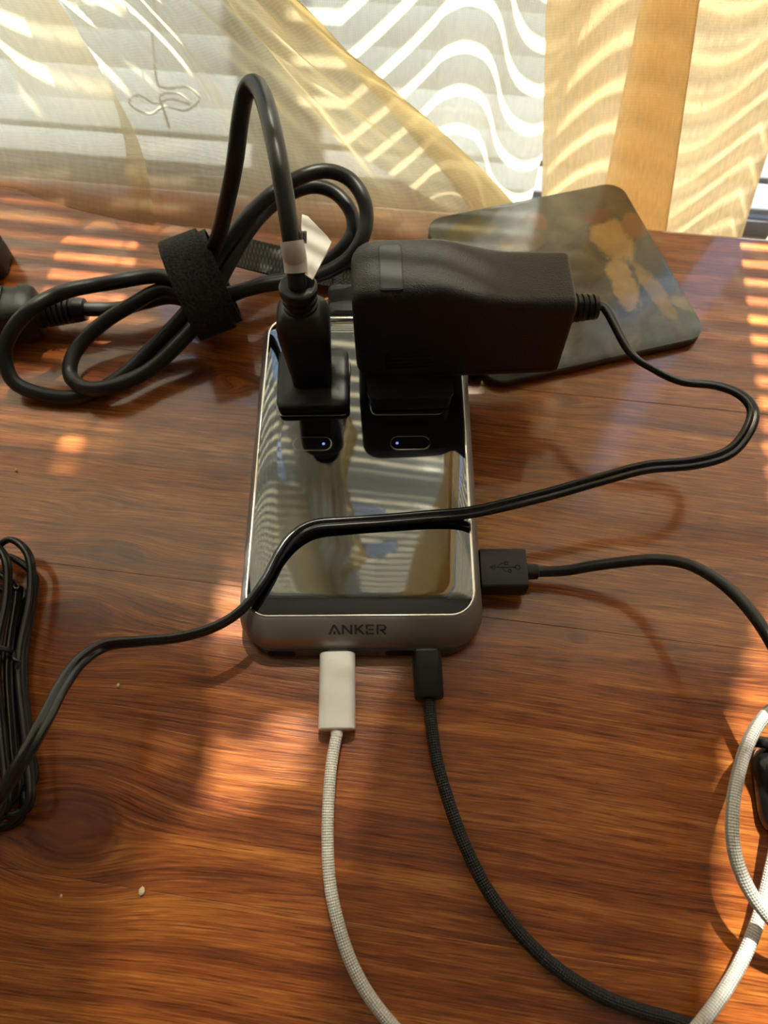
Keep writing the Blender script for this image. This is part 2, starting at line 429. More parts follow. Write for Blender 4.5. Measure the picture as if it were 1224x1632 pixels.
mesh('window_frame', *join(box(-WX, WX, fy0, fy1, WZ0, WZ0 + 0.05), box(-WX, WX, fy0, fy1, WZ1 - 0.05, WZ1),
                           box(-WX, -WX + 0.05, fy0, fy1, WZ0 + 0.05, WZ1 - 0.05), box(WX - 0.05, WX, fy0, fy1, WZ0 + 0.05, WZ1 - 0.05)), MT['frame'], win, smooth=False)
mesh('mullion', *box(-0.080, -0.034, fy0 + 0.004, fy1 - 0.004, WZ0 + 0.05, WZ1 - 0.05), MT['frame'], win, smooth=False)
for x0, x1 in ((-WX + 0.05, -0.080), (-0.034, WX - 0.05)):
    mesh('pane', *box(x0, x1, WY + 0.098, WY + 0.102, WZ0 + 0.05, WZ1 - 0.05), MT['pane'], win, smooth=False)
mesh('window_sill', *box(-WX - 0.03, WX + 0.03, WY - 0.10, WY + 0.075, WZ0 - 0.02, WZ0, 0.003), MT['frame'], win)
win.location = rotw(win.location); win.rotation_euler = (0, 0, TAB_ANG)
struct('ground', box(-8, 8, WY + 0.2, 9, -1.05, -1.0), MT['paving'])

# ------------------------------------------------------------------ table
def tabw(u, v, z):
    c, s = cos(TAB_ANG), sin(TAB_ANG); return (u * c - v * s, u * s + v * c, z)
tab = empty('table', 'orange-brown stained pine table with a glossy varnished top, under everything', 'table', (0, 0, FLOOR_Z))
PW = 0.103; VB = 0.2914
seams = [VB - PW * i for i in range(8)]
for i in range(7):
    v1, v0 = seams[i], seams[i + 1]; z1 = -0.00004 * (i % 3); gap = 0.00002; ch = 0.00012
    e1 = 0.0025 if i == 0 else ch
    sec = [(v0 + gap, -0.026), (v0 + gap, z1 - ch), (v0 + gap + ch, z1), (v1 - gap - e1, z1), (v1 - gap - e1 * .3, z1 - e1 * .3), (v1 - gap, z1 - e1), (v1 - gap, -0.026)]
    V = [(uu, a, z) for uu in (-0.62, 0.62) for a, z in sec]; n = len(sec)
    Fc = [[k, (k + 1) % n, n + (k + 1) % n, n + k] for k in range(n)] + [list(range(n))[::-1], list(range(n, 2 * n))]
    o = mesh('plank', np.array(V) + np.array([0, 0, FLOOR_Z]), Fc, MT['wood'], tab, smooth=False)
    # object space of a plank is the table frame; only the rotation is on the object
    o.rotation_euler = (0, 0, TAB_ANG)
    o.location = (0, 0, -FLOOR_Z); o.pass_index = i + 1
for (u, v) in ((-0.56, 0.23), (0.56, 0.23), (-0.56, -0.37), (0.56, -0.37)):
    R = [[tabw(u + a, v + b, z) for a, b in rr(h, h, 0.004, 2)] for z, h in ((FLOOR_Z, 0.024), (-0.026, 0.032))]
    mesh('leg', *loft(R), MT['wood'], tab)

def aty(px, py, y):
    d = _fwd + _R * (px - 612) / F_PX - _U * (py - 816) / F_PX
    return CAM + d * (y / d[1])

# ------------------------------------------------------------------ venetian blind
PITCH_S, SW, TILT = 0.0212, 0.025, radians(45.5)
bl = empty('venetian_blind', 'white slatted blind glowing behind the sheer curtains', 'blind', (0, BY, WZ0))
sec = []
for k in range(7):
    t = k / 6 - 0.5; a = t * SW; c = 0.0008 * (1 - 4 * t * t)
    sec.append((a * cos(TILT) - c * sin(TILT), a * sin(TILT) + c * cos(TILT)))
prof = sec + [(y + 0.0003 * sin(TILT), z - 0.0003 * cos(TILT)) for y, z in sec[::-1]]
n = len(prof)
SV = [(x, y, z) for x in (-0.74, 0.74) for y, z in prof]
SF = [[k, (k + 1) % n, n + (k + 1) % n, n + k] for k in range(n)] + [list(range(n))[::-1], list(range(n, 2 * n))]
slat0 = None; Z0 = -0.0512
for i in range(61):
    z = Z0 + PITCH_S * i
    if slat0 is None:
        slat0 = mesh('slat', np.array(SV) + np.array([0, BY, z]), SF, MT['blind'], bl, loc=(0, 0, z - WZ0), auto=40)
        pass
    else:
        o = slat0.copy(); COL.objects.link(o); o.parent = bl; o.location = (0, 0, z - WZ0)
        o.rotation_euler = (radians(-9) if i < 3 or 25 < i < 28 else 0, 0, 0)
slat0.rotation_euler = (radians(-9), 0, 0)
mesh('bottom_rail', *box(-0.74, 0.74, BY - 0.011, BY + 0.011, WZ0 + 0.0005, WZ0 + 0.013, 0.002), MT['blind'], bl)
mesh('head_rail', *box(-0.745, 0.745, BY - 0.018, BY + 0.018, 1.255, 1.295, 0.002), MT['blind'], bl)
for x in (-0.52, 0.52):
    for dy in (-0.0125, 0.0125):
        tube('ladder_cord', [(x, BY + dy, WZ0 + 0.012), (x, BY + dy, 0.5), (x, BY + dy, 1.256)], 0.0006, MT['thread'], bl, m=6)
CY_ = BY - 0.006
pc = [rotw(aty(230, -60, CY_), -1), rotw(aty(243, 60, CY_), -1), rotw(aty(250, 128, CY_), -1)]
pc = [(pc[0][0] - 0.01, BY - 0.018, 1.256), (pc[0][0] - 0.002, BY - 0.018, 0.3)] + pc
for px, py in ((262, 140), (300, 140), (318, 158), (296, 176), (262, 170), (240, 182), (214, 172), (206, 160), (222, 152), (246, 164), (274, 158), (302, 166), (286, 150), (256, 152), (262, 178), (270, 204)):
    pc.append(rotw(aty(px, py, CY_ - 0.004 * random.random()), -1))
tube('pull_cord', spline(pc, 8), 0.0007, MT['thread'], bl, m=6)
bl.rotation_euler = (0, 0, TAB_ANG)

# ------------------------------------------------------------------ sheer curtains
ZR = [0.0003, 0.001, 0.002, 0.0035] + [0.0055 + 0.0032 * i for i in range(36)] + [0.125 + 0.012 * i for i in range(98)]
def sheet(name, ncol, pos, mat, label):
    """pos(u, z) -> (x, y, z, material x)"""
    V = []; UV = []
    for z in ZR:
        for i in range(ncol):
            x, y, zz, mx = pos(i / (ncol - 1), z); V.append((x, y, zz)); UV.append((mx, z))
    Fc = [[j * ncol + i, j * ncol + i + 1, (j + 1) * ncol + i + 1, (j + 1) * ncol + i] for j in range(len(ZR) - 1) for i in range(ncol - 1)]
    base = np.array([np.mean([v[0] for v in V[:ncol]]), np.mean([v[1] for v in V[:ncol]]), V[0][2]])
    return mesh(name, V, Fc, mat, loc=base, uvs=UV, label=label, cat='curtain', group='sheer curtain panels')

def interp(x, xs, ys): return float(np.interp(x, xs, ys))
hem = [np.array([-0.66, 0.334, 0]), np.array([-0.50, 0.333, 0]), np.array([-0.34, 0.331, 0]), np.array([-0.25, 0.327, 0])]
hem += [at(px, py) for px, py in ((0, 291), (60, 308), (120, 327), (200, 345), (300, 361), (430, 372), (545, 379), (690, 378), (770, 338))]
hem += [np.array([0.071, 0.2905, 0])]
HEM = spline(hem, 10)
HL = np.concatenate([[0], np.cumsum(np.linalg.norm(np.diff(HEM, axis=0), axis=1))])
def hem_at(u):
    s = u * HL[-1]; return [interp(s, HL, HEM[:, k]) for k in range(2)]
UW0 = interp(-0.1205, HEM[:, 0], HL / HL[-1])
def wob(a, z): return 0.5 + 0.5 * sin(a * 31 + 1.3) * cos(a * 13 + z * 4)
YB = 0.330
def yb(x): return YB + tan(TAB_ANG) * x
def wide(u, z):
    """draped panel: hem lying on the table, everything pulled sideways towards its right edge"""
    fold = 0.0
    uu = u
    if u > 0.88:                                     # the free edge turned back behind the panel
        fold = (u - 0.88) / 0.12; uu = 0.88 - 0.10 * fold
    v = uu / 0.88
    x, y = hem_at(UW0 + (1 - UW0) * v)
    q = x
    sr = interp(z, (0, .035, .08, .11, .16, .28, .36, .48, .55, .64, 1.3), (0, -.040, -.086, -.116, -.11, -.09, -.105, -.10, -.09, -.125, -.15))
    slf = interp(z, (0, .035, .08, .125, .15, .4, .6, 1.3), (0, -.010, -.0245, -.026, .018, .024, .0, .0))
    k = v ** 1.3
    x += slf * (1 - k) + sr * k
    t = 1 - exp(-max(z - 0.0003, 0) / (0.014 + 0.012 * v))
    amp = min(1, z / 0.05)
    zz = min(z, 0.4)
    f = 0.0050 * sin(2 * pi * q / 0.074 + 2.0 + zz * 9) + 0.0035 * sin(2 * pi * q / 0.031 + 1 + zz * 22) * wob(q, zz)
    f += 0.003 * sin(2 * pi * (q + zz * 0.8) / 0.019) * 1.3 * wob(q + 3, zz)
    dr = max(0.0, (v - 0.30) / 0.70); dr = 0.030 * dr * dr * (3 - 2 * dr) * min(1, z / 0.07)
    yy = y + (yb(x) - 0.002 + 0.010 * max(0, 1 - v / 0.30) - y) * t + f * amp * min(1, 0.35 + 3 * v) - dr * (1 if z < 0.15 else max(0.3, 1 - (z - 0.15) * 4))
    return x, yy + 0.006 * fold * amp + (0.0004 if fold else 0), z, q + (0.3 * fold)
sheet('sheer_curtain', 250, wide, MT['sheer'], 'cream sheer panel whose long hem lies across the table, swooping diagonally towards the coaster')

def leftp(u, z):
    a = np.interp(u, (0, 1), (0, 1))
    xr = interp(z, (0, .035, .075, .11, .20, .23, .28, .31, .36, .40, 1.3), (-.108, -.119, -.129, -.145, -.142, -.08, -.08, -.11, -.11, -.075, -.07))
    x0, _ = hem_at(0.30 * 0 + 0.0 + 0.535 * u)
    x = -0.62 + (xr + 0.62) * u
    hx = -0.62 + (-0.108 + 0.62) * u
    y = interp(hx, HEM[:, 0], HEM[:, 1]) - 0.0025
    t = 1 - exp(-max(z - 0.0003, 0) / 0.012); amp = min(1, z / 0.05); q = hx
    zz = min(z, 0.4)
    qr = q + 0.108; f = 0.0095 * exp(-abs(qr + 0.052) / (0.014 if qr > -0.052 else 0.009)) - 0.004 + (0.004 * sin(2 * pi * q / 0.043 + zz * 9) * wob(q, zz) if qr < -0.06 else 0)
    return x, y + (yb(x) - 0.015 - y) * t + f * amp, z, q
sheet('sheer_curtain', 190, leftp, MT['sheer'], 'sheer panel at the far left, crossed by bright bands of sunlight')

YM = YB + 0.02
XM1 = aty(868, 150, YM)[0]
_mk = spline([(x_, -(p_ - 115) * 0.000142) for x_, p_ in ((540, 235), (600, 176), (651, 122), (682, 86), (702, 62), (733, 48), (763, 55), (778, 72), (789, 100), (796, 130), (806, 155), (822, 176), (850, 187), (880, 170), (930, 110))], 6)
MX = [aty(a_, 100, YM)[0] for a_ in _mk[:, 0]]; MYS = list(_mk[:, 1])
def midp(u, z):
    xl = interp(z, (-.05, .0, .08, .12, .50, .535, .57, .595, .62, .64, .675, .70, 1.3), (.07, .042, -.045, -.065, -.085, .0, .003, -.07, -.07, .015, .015, -.075, -.09)); xr_ = XM1
    x = xl + (xr_ - xl) * u
    zz = min(z, 0.5)
    y = yb(x) + 0.0275 + interp(x, MX, MYS) * min(1.0, 0.75 + zz * 0.8)
    return x + 0.004 * sin(zz * 6), y, z - 0.058, x
sheet('sheer_curtain', 110, midp, MT['sheer_pale'], 'pale flat sheer panel with wavy bright stripes, between the draped panel and the amber one')

YR = 0.2975
def edge(pt, pb, far):
    a = aty(pt[0], pt[1], YR); b = aty(pb[0], pb[1], YR)
    sl = (a[0] - b[0]) / (a[2] - b[2])
    zs = (-0.7, -0.10, b[2], a[2]); xs = (b[0] - sl * (0.10 + b[2]), b[0] - sl * (0.10 + b[2]), b[0], a[0])
    return lambda z: interp(z, zs + (0.38, 0.50, 1.3), xs + far)
E0 = edge((868, 0), (862, 330), (.050, .032, -.02)); EB = edge((1117, 0), (1061, 362), (.106, .090, .05))
EA = edge((1033, 0), (975, 285), (.082, .066, .03)); E3 = edge((1322, 0), (1197, 377), (.178, .152, .09))
def rightp(u, z):
    z = z * 1.12 - 0.12                             # hangs down behind the table's back edge
    zz = max(-0.1, min(z, 0.5))
    if u > 0.999: u = 0.999
    back = u > 0.62
    u = u / 0.62 if not back else u
    if back:
        t = (u - 0.62) / 0.38; x = E3(z) - 0.004 + (E0(z) + 0.006 - E3(z)) * t; dy = 0.0135
    elif u < 0.42:
        t = u / 0.42; x = E0(z) + (EB(z) - E0(z)) * t; dy = 0.0
    elif u < 0.56:
        t = (u - 0.42) / 0.14; x = EB(z) + (EA(z) - EB(z)) * t; dy = 0.0035 * t + 0.0012
    else:
        t = (u - 0.56) / 0.44; x = EA(z) + (E3(z) - EA(z)) * t; dy = 0.0062 + 0.001 * t
    q = u * 0.30
    y = YR + dy + 0.0030 * sin(2 * pi * (x - 0.112) / 0.085 + 1.57) * (1 if not back else 1.5)
    edge_y = VB / cos(TAB_ANG) + tan(TAB_ANG) * x    # stay behind the table edge
    y = y + (max(0, edge_y + 0.004 - YR + 0.006) if z < 0.03 else max(0, edge_y + 0.004 - YR + 0.006) * max(0, 1 - (z - 0.03) / 0.08))
    return x, y, z, q
sheet('sheer_curtain', 240, rightp, MT['sheer_amber'], 'amber sheer panel at right with overlapping folds, hanging behind the coaster')
def farp(u, z):  # added panel, mostly out of view, keeps direct sun off the table's right side
    xl = interp(z, (0, .1, .2, .35, .435, .53, .61, 1.3), (.214, .214, .196, .197, .180, .175, .163, .15))
    x = xl + (0.62 - xl) * u
    return x, 0.300 - 0.10 * (x - 0.2) + 0.006 * sin(2 * pi * x / 0.07), z * 1.12 - 0.12, x
sheet('sheer_curtain', 120, farp, MT['sheer_amber'], 'added sheer panel shading the table, mostly beyond the right edge of the view, past the narrow bare gap')
tube('curtain_rod', [(-0.8, 0.345, 1.345), (0, 0.345, 1.345), (0.8, 0.345, 1.345)], 0.008, MT['brushed'], label='metal rod above the sheer curtains', cat='rod')

# ------------------------------------------------------------------ coaster
cA, cB, cD = at(992, 296), at(1122, 520), at(672, 384)
e1 = (cB - cA); e2 = (cD - cA); side = (np.linalg.norm(e1) + np.linalg.norm(e2)) / 2
ang = atan2(e1[1], e1[0]) + 0.5 * ((atan2(e2[1], e2[0]) - atan2(e1[1], e1[0])) % (2 * pi) - 1.5 * pi) 
ux = e1 / np.linalg.norm(e1); uy = np.array([ux[1], -ux[0], 0])
if uy.dot(e2) < 0: uy = -uy
cc = cA + (e1 + e2) / 2; hw = side / 2
def cpt(a, b, z): 
    p = cc + ux * a + uy * b; return (p[0], p[1], z)
PIC_BLOBS = [(0.36, 0.18, 0.13, 0.09, (0.50, 0.34, 0.16)), (0.62, 0.24, 0.16, 0.055, (0.48, 0.33, 0.15), 0.1), (0.70, 0.12, 0.16, 0.04, (0.33, 0.22, 0.09), -0.1),
             (0.20, 0.20, 0.05, 0.07, (0.16, 0.075, 0.05)), (0.30, 0.04, 0.09, 0.06, (0.30, 0.17, 0.09), 0.5), (0.15, 0.48, 0.05, 0.045, (0.27, 0.16, 0.10)), (0.26, 0.60, 0.06, 0.10, (0.22, 0.15, 0.09)),
             (0.12, 0.80, 0.06, 0.12, (0.16, 0.13, 0.06)), (0.52, 0.02, 0.14, 0.10, (0.045, 0.047, 0.045)), (0.82, 0.0, 0.04, 0.10, (0.26, 0.22, 0.12), 0.6)]
co = empty('coaster', 'square coaster with rounded corners and a dark painterly print, poking over the back table edge', 'coaster', (cc[0], cc[1], 0.0))
prt = picture()
def cring(z, i): return [cpt(a, b, z) for a, b in rr(hw - i, hw - i, 0.009, 8)]
mesh('cork_base', *loft([cring(0.0002, 0.0006), cring(0.0006, 0.0), cring(0.0032, 0.0)]), plain('cork_board', (0.10, 0.055, 0.03), 0.8, grain=0.5, gscale=900), co)
R = [cring(0.0033, 0.0), cring(0.0042, 0.0), cring(0.0046, 0.0004)]
V, Fc = loft(R)
uvs = []
for p in V:
    d = np.array(p) - cc; uvs.append(((d.dot(ux) + hw) / (2 * hw), (d.dot(uy) + hw) / (2 * hw)))
mesh('printed_top', V, Fc, prt, co, uvs=uvs, auto=40)

# ------------------------------------------------------------------ charging station
DA = radians(-1.7); DX = np.array([cos(DA), sin(DA), 0]); DY = np.array([-sin(DA), cos(DA), 0]); D0 = np.array([-0.0096, 0.0767, 0])
def dev(a, b, z):
    p = D0 + DX * a + DY * b; return (p[0], p[1], z)
st = empty('charging_station', 'flat grey charging station with a glossy black top, two plugs standing in it', 'charger', tuple(D0 + DY * 0.066))
def dring(z, h, f, bk, r): return [dev(a, b, z) for a, b in rr(h, (bk - f) / 2, r, 8, 0, (bk + f) / 2)]
mm = 0.001
mesh('base', *loft([dring(0.6 * mm, 41.2 * mm, -8.3 * mm, 136 * mm, 12 * mm), dring(1.4 * mm, 42.0 * mm, -9.2 * mm, 137 * mm, 13 * mm), dring(5.0 * mm, 42.7 * mm, -8.3 * mm, 137 * mm, 12.5 * mm), dring(5.25 * mm, 42.3 * mm, -7.6 * mm, 136.8 * mm, 12 * mm)]), MT['base'], st, auto=50)
for fx, fy in ((-30, 8), (30, 8), (-30, 122), (30, 122)):
    p = dev(fx * mm, fy * mm, 0)
    mesh('rubber_foot', *loft([[(p[0] + x, p[1] + y, z) for x, y in circ(4 * mm, 16)] for z in (0.05 * mm, 0.7 * mm)]), MT['rubber'], st, auto=40)
BZ = [(5.25, 42.4, -7.1, 136.8, 11.3), (5.6, 43.0, -7.7, 137.2, 12), (7.5, 43.2, -7.8, 137.3, 12), (10.5, 43.0, -7.2, 137, 12), (13.5, 42.4, -5.6, 135.8, 11.5), (16.0, 41.4, -3.0, 133.6, 10.5), (17.6, 40.5, -0.9, 132, 9.4), (18.0, 40.0, -0.1, 131.3, 8.8)]
def bezel_z(b_mm):                                  # bezel profile at the front, b <= 0
    return interp(-b_mm, [-q[2] for q in BZ[::-1] if q[0] > 7], [q[0] for q in BZ[::-1] if q[0] > 7])
mesh('body', *loft([dring(z * mm, h * mm, f * mm, b * mm, r * mm) for z, h, f, b, r in BZ]), MT['grey'], st, auto=50)
mesh('rim', *loft([dring(17.9 * mm, 40.1 * mm, -0.2 * mm, 131.4 * mm, 8.9 * mm), dring(18.35 * mm, 39.9 * mm, 0, 131.2 * mm, 8.7 * mm), dring(18.4 * mm, 39.5 * mm, 0.4 * mm, 130.8 * mm, 8.3 * mm), dring(18.1 * mm, 39.2 * mm, 0.7 * mm, 130.5 * mm, 8 * mm)]), MT['rim'], st, auto=60)
GT = 19.2
gl = []
for k in range(15):
    t = k / 14; i = 8.5 * t
    gl.append(dring((18.12 + (GT - 18.12) * (1 - (1 - t) ** 2.3)) * mm, (39.2 - i) * mm, (0.7 + i) * mm, (130.5 - i) * mm, max(8.0 - i * 0.55, 3.0) * mm))
mesh('glass_top', *loft(gl), MT['glass'], st, auto=80)
for bx, ledx in ((-19.0, 4.4), (18.5, -5.0)):
    bb = 68.3
    def br(z, i): return [dev(a, b, z * mm) for a, b in rr((7.7 - i) * mm, (3.15 - i) * mm, 3.1 * mm, 8, bx * mm, bb * mm)]
    b = mesh('button', *loft([br(GT - 0.05, 0.0), br(GT + 0.008, 0.0), br(GT + 0.02, 0.06), br(GT + 0.02, 0.16), br(GT + 0.006, 0.19), br(GT + 0.006, 0.26), br(GT + 0.02, 0.32), br(GT + 0.021, 0.6)]), MT['glass'], st, auto=30)
    p = dev((bx + ledx) * mm, bb * mm, 0)
    mesh('led', *loft([[(p[0] + x, p[1] + y, z * mm) for x, y in circ(0.55 * mm, 14)] for z in (GT, GT + 0.05)]), MT['led'], b, auto=40, label='small lit blue indicator dot')
# outlet faces under the two plugs
for ox in (-19.4, 17.6):
    mesh('outlet', *loft([[dev(a, b, z * mm) for a, b in rr((14.5 - i) * mm, (14.0 - i) * mm, 3 * mm, 5, ox * mm, 95 * mm)] for z, i in ((GT - 0.3, 0), (GT + 0.05, 0), (GT + 0.15, 0.3))]), MT['glass'], st, auto=40)
# front ports (the two free ones show as dark slots)
for px in (-28.2, 13.7):
    def pr(d, i): return [dev((px + a) * mm, (-8.72 - d - (z * -0.25)) * mm, (3.3 + z) * mm) for a, z in rr(4.7 - i, 1.45 - i, 1.4, 6)]
    mesh('usb_port', *loft([pr(0.12, -0.25), pr(0.12, 0.0), pr(0.0, 0.3)]), MT['dark'], st, auto=40)
for px, wl_ in ((-35.6, 1.3), (-21.8, 1.0), (5.6, 1.2), (21.2, 1.5)):
    mesh('port_mark', *strokes([[(px - wl_ / 2, 3.1), (px + wl_ / 2, 3.1), (px + wl_ / 2, 4.1), (px - wl_ / 2, 4.1), (px - wl_ / 2, 3.1)]], 0.22, lambda s, t, h: dev(s * mm, (-8.3 - (5.0 - t) * 0.25) * mm - 0.00002 - h, t * mm), 0.00005), MT['letters'], st, smooth=False)
def bez(s, t, h):                                   # s across, t up the bezel slope (mm, 0 at letter foot)
    b = -5.05 + t * 0.62 ; z = bezel_z(b)
    return dev(s * mm, (b - 0.05) * mm - h, z * mm + 0.00006 + h)
def arc(cx, cy, r, a0, a1, n=8): return [(cx + r * cos(radians(a0 + (a1 - a0) * k / n)), cy + r * sin(radians(a0 + (a1 - a0) * k / n))) for k in range(n + 1)]
Hh = 4.3
L = [[(0, 0), (1.75, Hh)], [(1.75, Hh), (3.7, 0)], [(1.8, 0.2), (1.8, 1.3)], [(1.45, 0.4), (2.15, 0.4)],
     [(4.7, 0), (4.7, Hh)], [(4.7, Hh - 0.1), (7.6, 0.1)], [(7.6, 0), (7.6, Hh)],
     [(9.1, 0), (9.1, Hh)], [(9.3, 1.9), (11.7, Hh)], [(10.0, 2.4), (11.9, 0)],
     [(12.9, 0), (12.9, 1.5)], [(12.9, 2.4), (12.9, Hh)], [(12.6, 0.3), (15.4, 0.3)], [(13.5, 2.1), (15.2, 2.1)], [(12.6, Hh - 0.3), (15.4, Hh - 0.3)],
     [(16.6, 0), (16.6, Hh)], [(16.3, Hh - 0.3), (18.3, Hh - 0.3)] , arc(18.3, 2.95, 1.05, 90, -90), [(18.3, 1.9), (17.3, 1.9)], [(17.9, 1.8), (19.4, 0)]]
mesh('lettering', *strokes([[(x - 10.5, y) for x, y in l] for l in L], 0.72, bez, 0.00004), MT['letters'], st, smooth=False, label='dark grey brand lettering on the sloping front edge')

# ------------------------------------------------------------------ power cord plugged into the left outlet
pcx, pcy = dev(-19.3 * mm, 96 * mm, 0)[:2]
pw = empty('mains_cable', 'thick black mains cord, its plug in the charging station, looped and strapped behind it', 'power cord', (pcx, pcy, GT * mm))
def pr2(hx, hy, z, r=3.0, ox=0.0, oy=0.0):
    return [(pcx + (ox + a) * mm, pcy + (oy + b) * mm, z * mm) for a, b in rr(hx, hy, r, 6)]
ph = mesh('plug', *loft([pr2(13.4, 13.4, 19.45, 2.5), pr2(14.0, 14.0, 20.2, 3), pr2(14.0, 14.0, 23.6, 3), pr2(13.6, 13.6, 24.1, 3), pr2(12.0, 12.0, 24.3, 3), pr2(9.0, 8.0, 24.5, 3.5), pr2(7.6, 6.8, 25.5, 3.5),
                           pr2(7.7, 7.0, 30, 3.5), pr2(8.6, 8.2, 42, 4), pr2(9.3, 8.6, 54, 4), pr2(9.2, 8.3, 58.5, 4), pr2(8.4, 7.6, 61.5, 4.5), pr2(6.8, 6.6, 63.6, 5), pr2(5.9, 5.9, 64.4, 5.8)]), MT['plastic'], pw, auto=45)
nk = [(5.9, 64.3), (5.9, 65.6), (5.2, 65.9), (5.2, 66.9), (6.0, 67.2), (6.0, 68.6), (5.3, 68.9), (5.3, 69.9), (6.3, 70.2), (6.5, 71.0), (6.5, 72.6), (5.9, 73.2), (4.2, 73.3)]
mesh('strain_relief', *loft([[(pcx + x, pcy + y + 0.0001 * (z - 64), z * mm) for x, y in circ(r * mm, 22)] for r, z in nk]), MT['rubber'], pw, auto=40)
CR = 0.0031
def P(px, py, z): return at(px, py, z)
ny = pcy + 0.0001 * 9
path = [(pcx, ny - 0.001, 0.0705), (pcx, ny + 0.0006, 0.0755), (pcx - 0.0001, ny + 0.0042, 0.0805), P(466, 390, .086), P(455, 320, .094), P(444, 255, .100), P(430, 190, .1035), P(417, 148, .104), P(404, 134, .103), P(392, 146, .100), P(383, 190, .093),
        P(374, 260, .080), P(361, 325, .064), P(345, 385, .046), P(322, 430, .031), P(296, 448, .026), P(250, 440, .0235), P(180, 450, .0245), P(100, 466, .0262), P(40, 501, .0262), P(8, 555, .0165), P(22, 608, .0070), P(75, 630, .0034), P(130, 631, .0034), P(185, 606, .0040), P(240, 557, .008), P(290, 506, .016), P(318, 466, .024),
        P(350, 405, .034), P(395, 345, .042), P(450, 298, .046), P(510, 273, .046), P(556, 285, .043), P(582, 325, .039), P(580, 372, .033), P(556, 412, .027), P(515, 436, .023), P(470, 447, .021), P(420, 455, .020), P(370, 467, .019),
        P(320, 475, .020), P(260, 462, .019), P(210, 486, .017), P(160, 518, .013), P(120, 560, .0085), P(112, 598, .0065), P(136, 618, .0085), P(178, 616, .0088), P(240, 588, .0085), P(300, 532, .0145), P(330, 492, .020),
        P(362, 425, .029), P(400, 362, .034), P(440, 322, .035), P(490, 298, .034), P(530, 305, .032), P(558, 335, .029), P(562, 370, .025), P(540, 402, .020), P(505, 428, .0155), P(470, 442, .0135), P(420, 452, .0125), P(370, 470, .0120),
        P(322, 482, .0115), P(270, 474, .0105), P(230, 482, .0105), P(190, 492, .0105), P(150, 493, .0105), P(125, 493, .0105)]
cord = tube('cord', spline(path, 9), CR, MT['rubber'], pw, m=14)
# labels wrapped on the cord above the plug
pth = spline(path, 9)
a0 = pth[16:24]
def wrapr(i, r): return r
lab = [pth[k] for k in range(12, 29)]
V, Fc, UVv = sweep(lab, circ(0.0039, 18)); mesh('label', V, Fc, MT['label'], pw, auto=60, label='white paper label wrapped round the cord')
q0, q1, q2, q3 = P(484, 437, .0775), P(498, 446, .0755), P(528, 386, .071), P(481, 342, .074)
def flag(pts, th=0.00018):
    pts = np.array(pts); nrm = np.cross(pts[1] - pts[0], pts[-1] - pts[0]); nrm /= np.linalg.norm(nrm)
    return join(loft([pts, pts + nrm * th]))
mesh('label', *flag([q0, q1, P(521, 404, .0715), q2, P(520, 376, .071), P(490, 345, .0735), q3, P(480, 360, .075)]), MT['label'], pw, smooth=False, label='white paper flag sticking out beside the plug')
bars = []
for k in range(7):
    x = 475 + k * 2.0; w = (1.2, 0.6, 0.9, 0.5, 1.2, 0.5, 0.8)[k]
    bars.append(loft([[P(x, 386, .0865), P(x + w, 386, .0865), P(x + w, 371, .089), P(x, 371, .089)], [P(x, 386, .0867), P(x + w, 386, .0867), P(x + w, 371, .0892), P(x, 371, .0892)]]))
mesh('label', *flag([P(473, 388, .0862), P(489, 388, .0862), P(489, 368, .0892), P(473, 368, .0892)], 0.00012), MT['label'], pw, smooth=False)
mesh('barcode', *join(*bars), MT['ink'], pw, smooth=False)
# appliance connector at the far end, ribbed strain relief first
c0, c1 = P(138, 493, .0105), P(72, 497, .0108)
ax = (c1 - c0); ln = np.linalg.norm(ax); ax /= ln; sd_ = np.cross(ax, [0, 0, 1]); sd_ /= np.linalg.norm(sd_)
def cring2(s, r, hz=None): return [tuple(c0 + ax * s + sd_ * x + np.array([0, 0, y])) for x, y in (circ(r, 18) if hz is None else rr(r, hz, min(r, hz) * 0.45, 4))]
rings = [cring2(0, 0.0034), cring2(0.0004, 0.0048), cring2(0.004, 0.0054)]
for k in range(6):
    s = 0.0045 + k * 0.0022; r = 0.0055 + k * 0.00022
    rings += [cring2(s, r), cring2(s + 0.0012, r), cring2(s + 0.0013, r - 0.0011), cring2(s + 0.0021, r - 0.0011)]
rings += [cring2(0.019, 0.0068), cring2(0.022, 0.0072)]
mesh('strain_relief', *loft(rings), MT['rubber'], pw, auto=35)
rings = [cring2(0.0205, 0.0078, 0.0078), cring2(0.0215, 0.0092, 0.0088), cring2(0.0235, 0.0102, 0.0096), cring2(0.0265, 0.0106, 0.0100), cring2(0.0270, 0.0092, 0.0090), cring2(0.034, 0.0096, 0.0092), cring2(0.056, 0.0112, 0.0098), cring2(0.057, 0.0106, 0.0093)]
cn = mesh('connector', *loft(rings), MT['panel'], pw, auto=40)
for k in range(6):
    s = 0.0335 + k * 0.0022
    mesh('grip_rib', *loft([[tuple(c0 + ax * (s + dx) + sd_ * y + np.array([0, 0, z])) for dx, y in rr(0.00065, 0.007, 0.0005, 2)] for z in (0.0085, 0.0102)]), MT['plastic'], cn, auto=40)

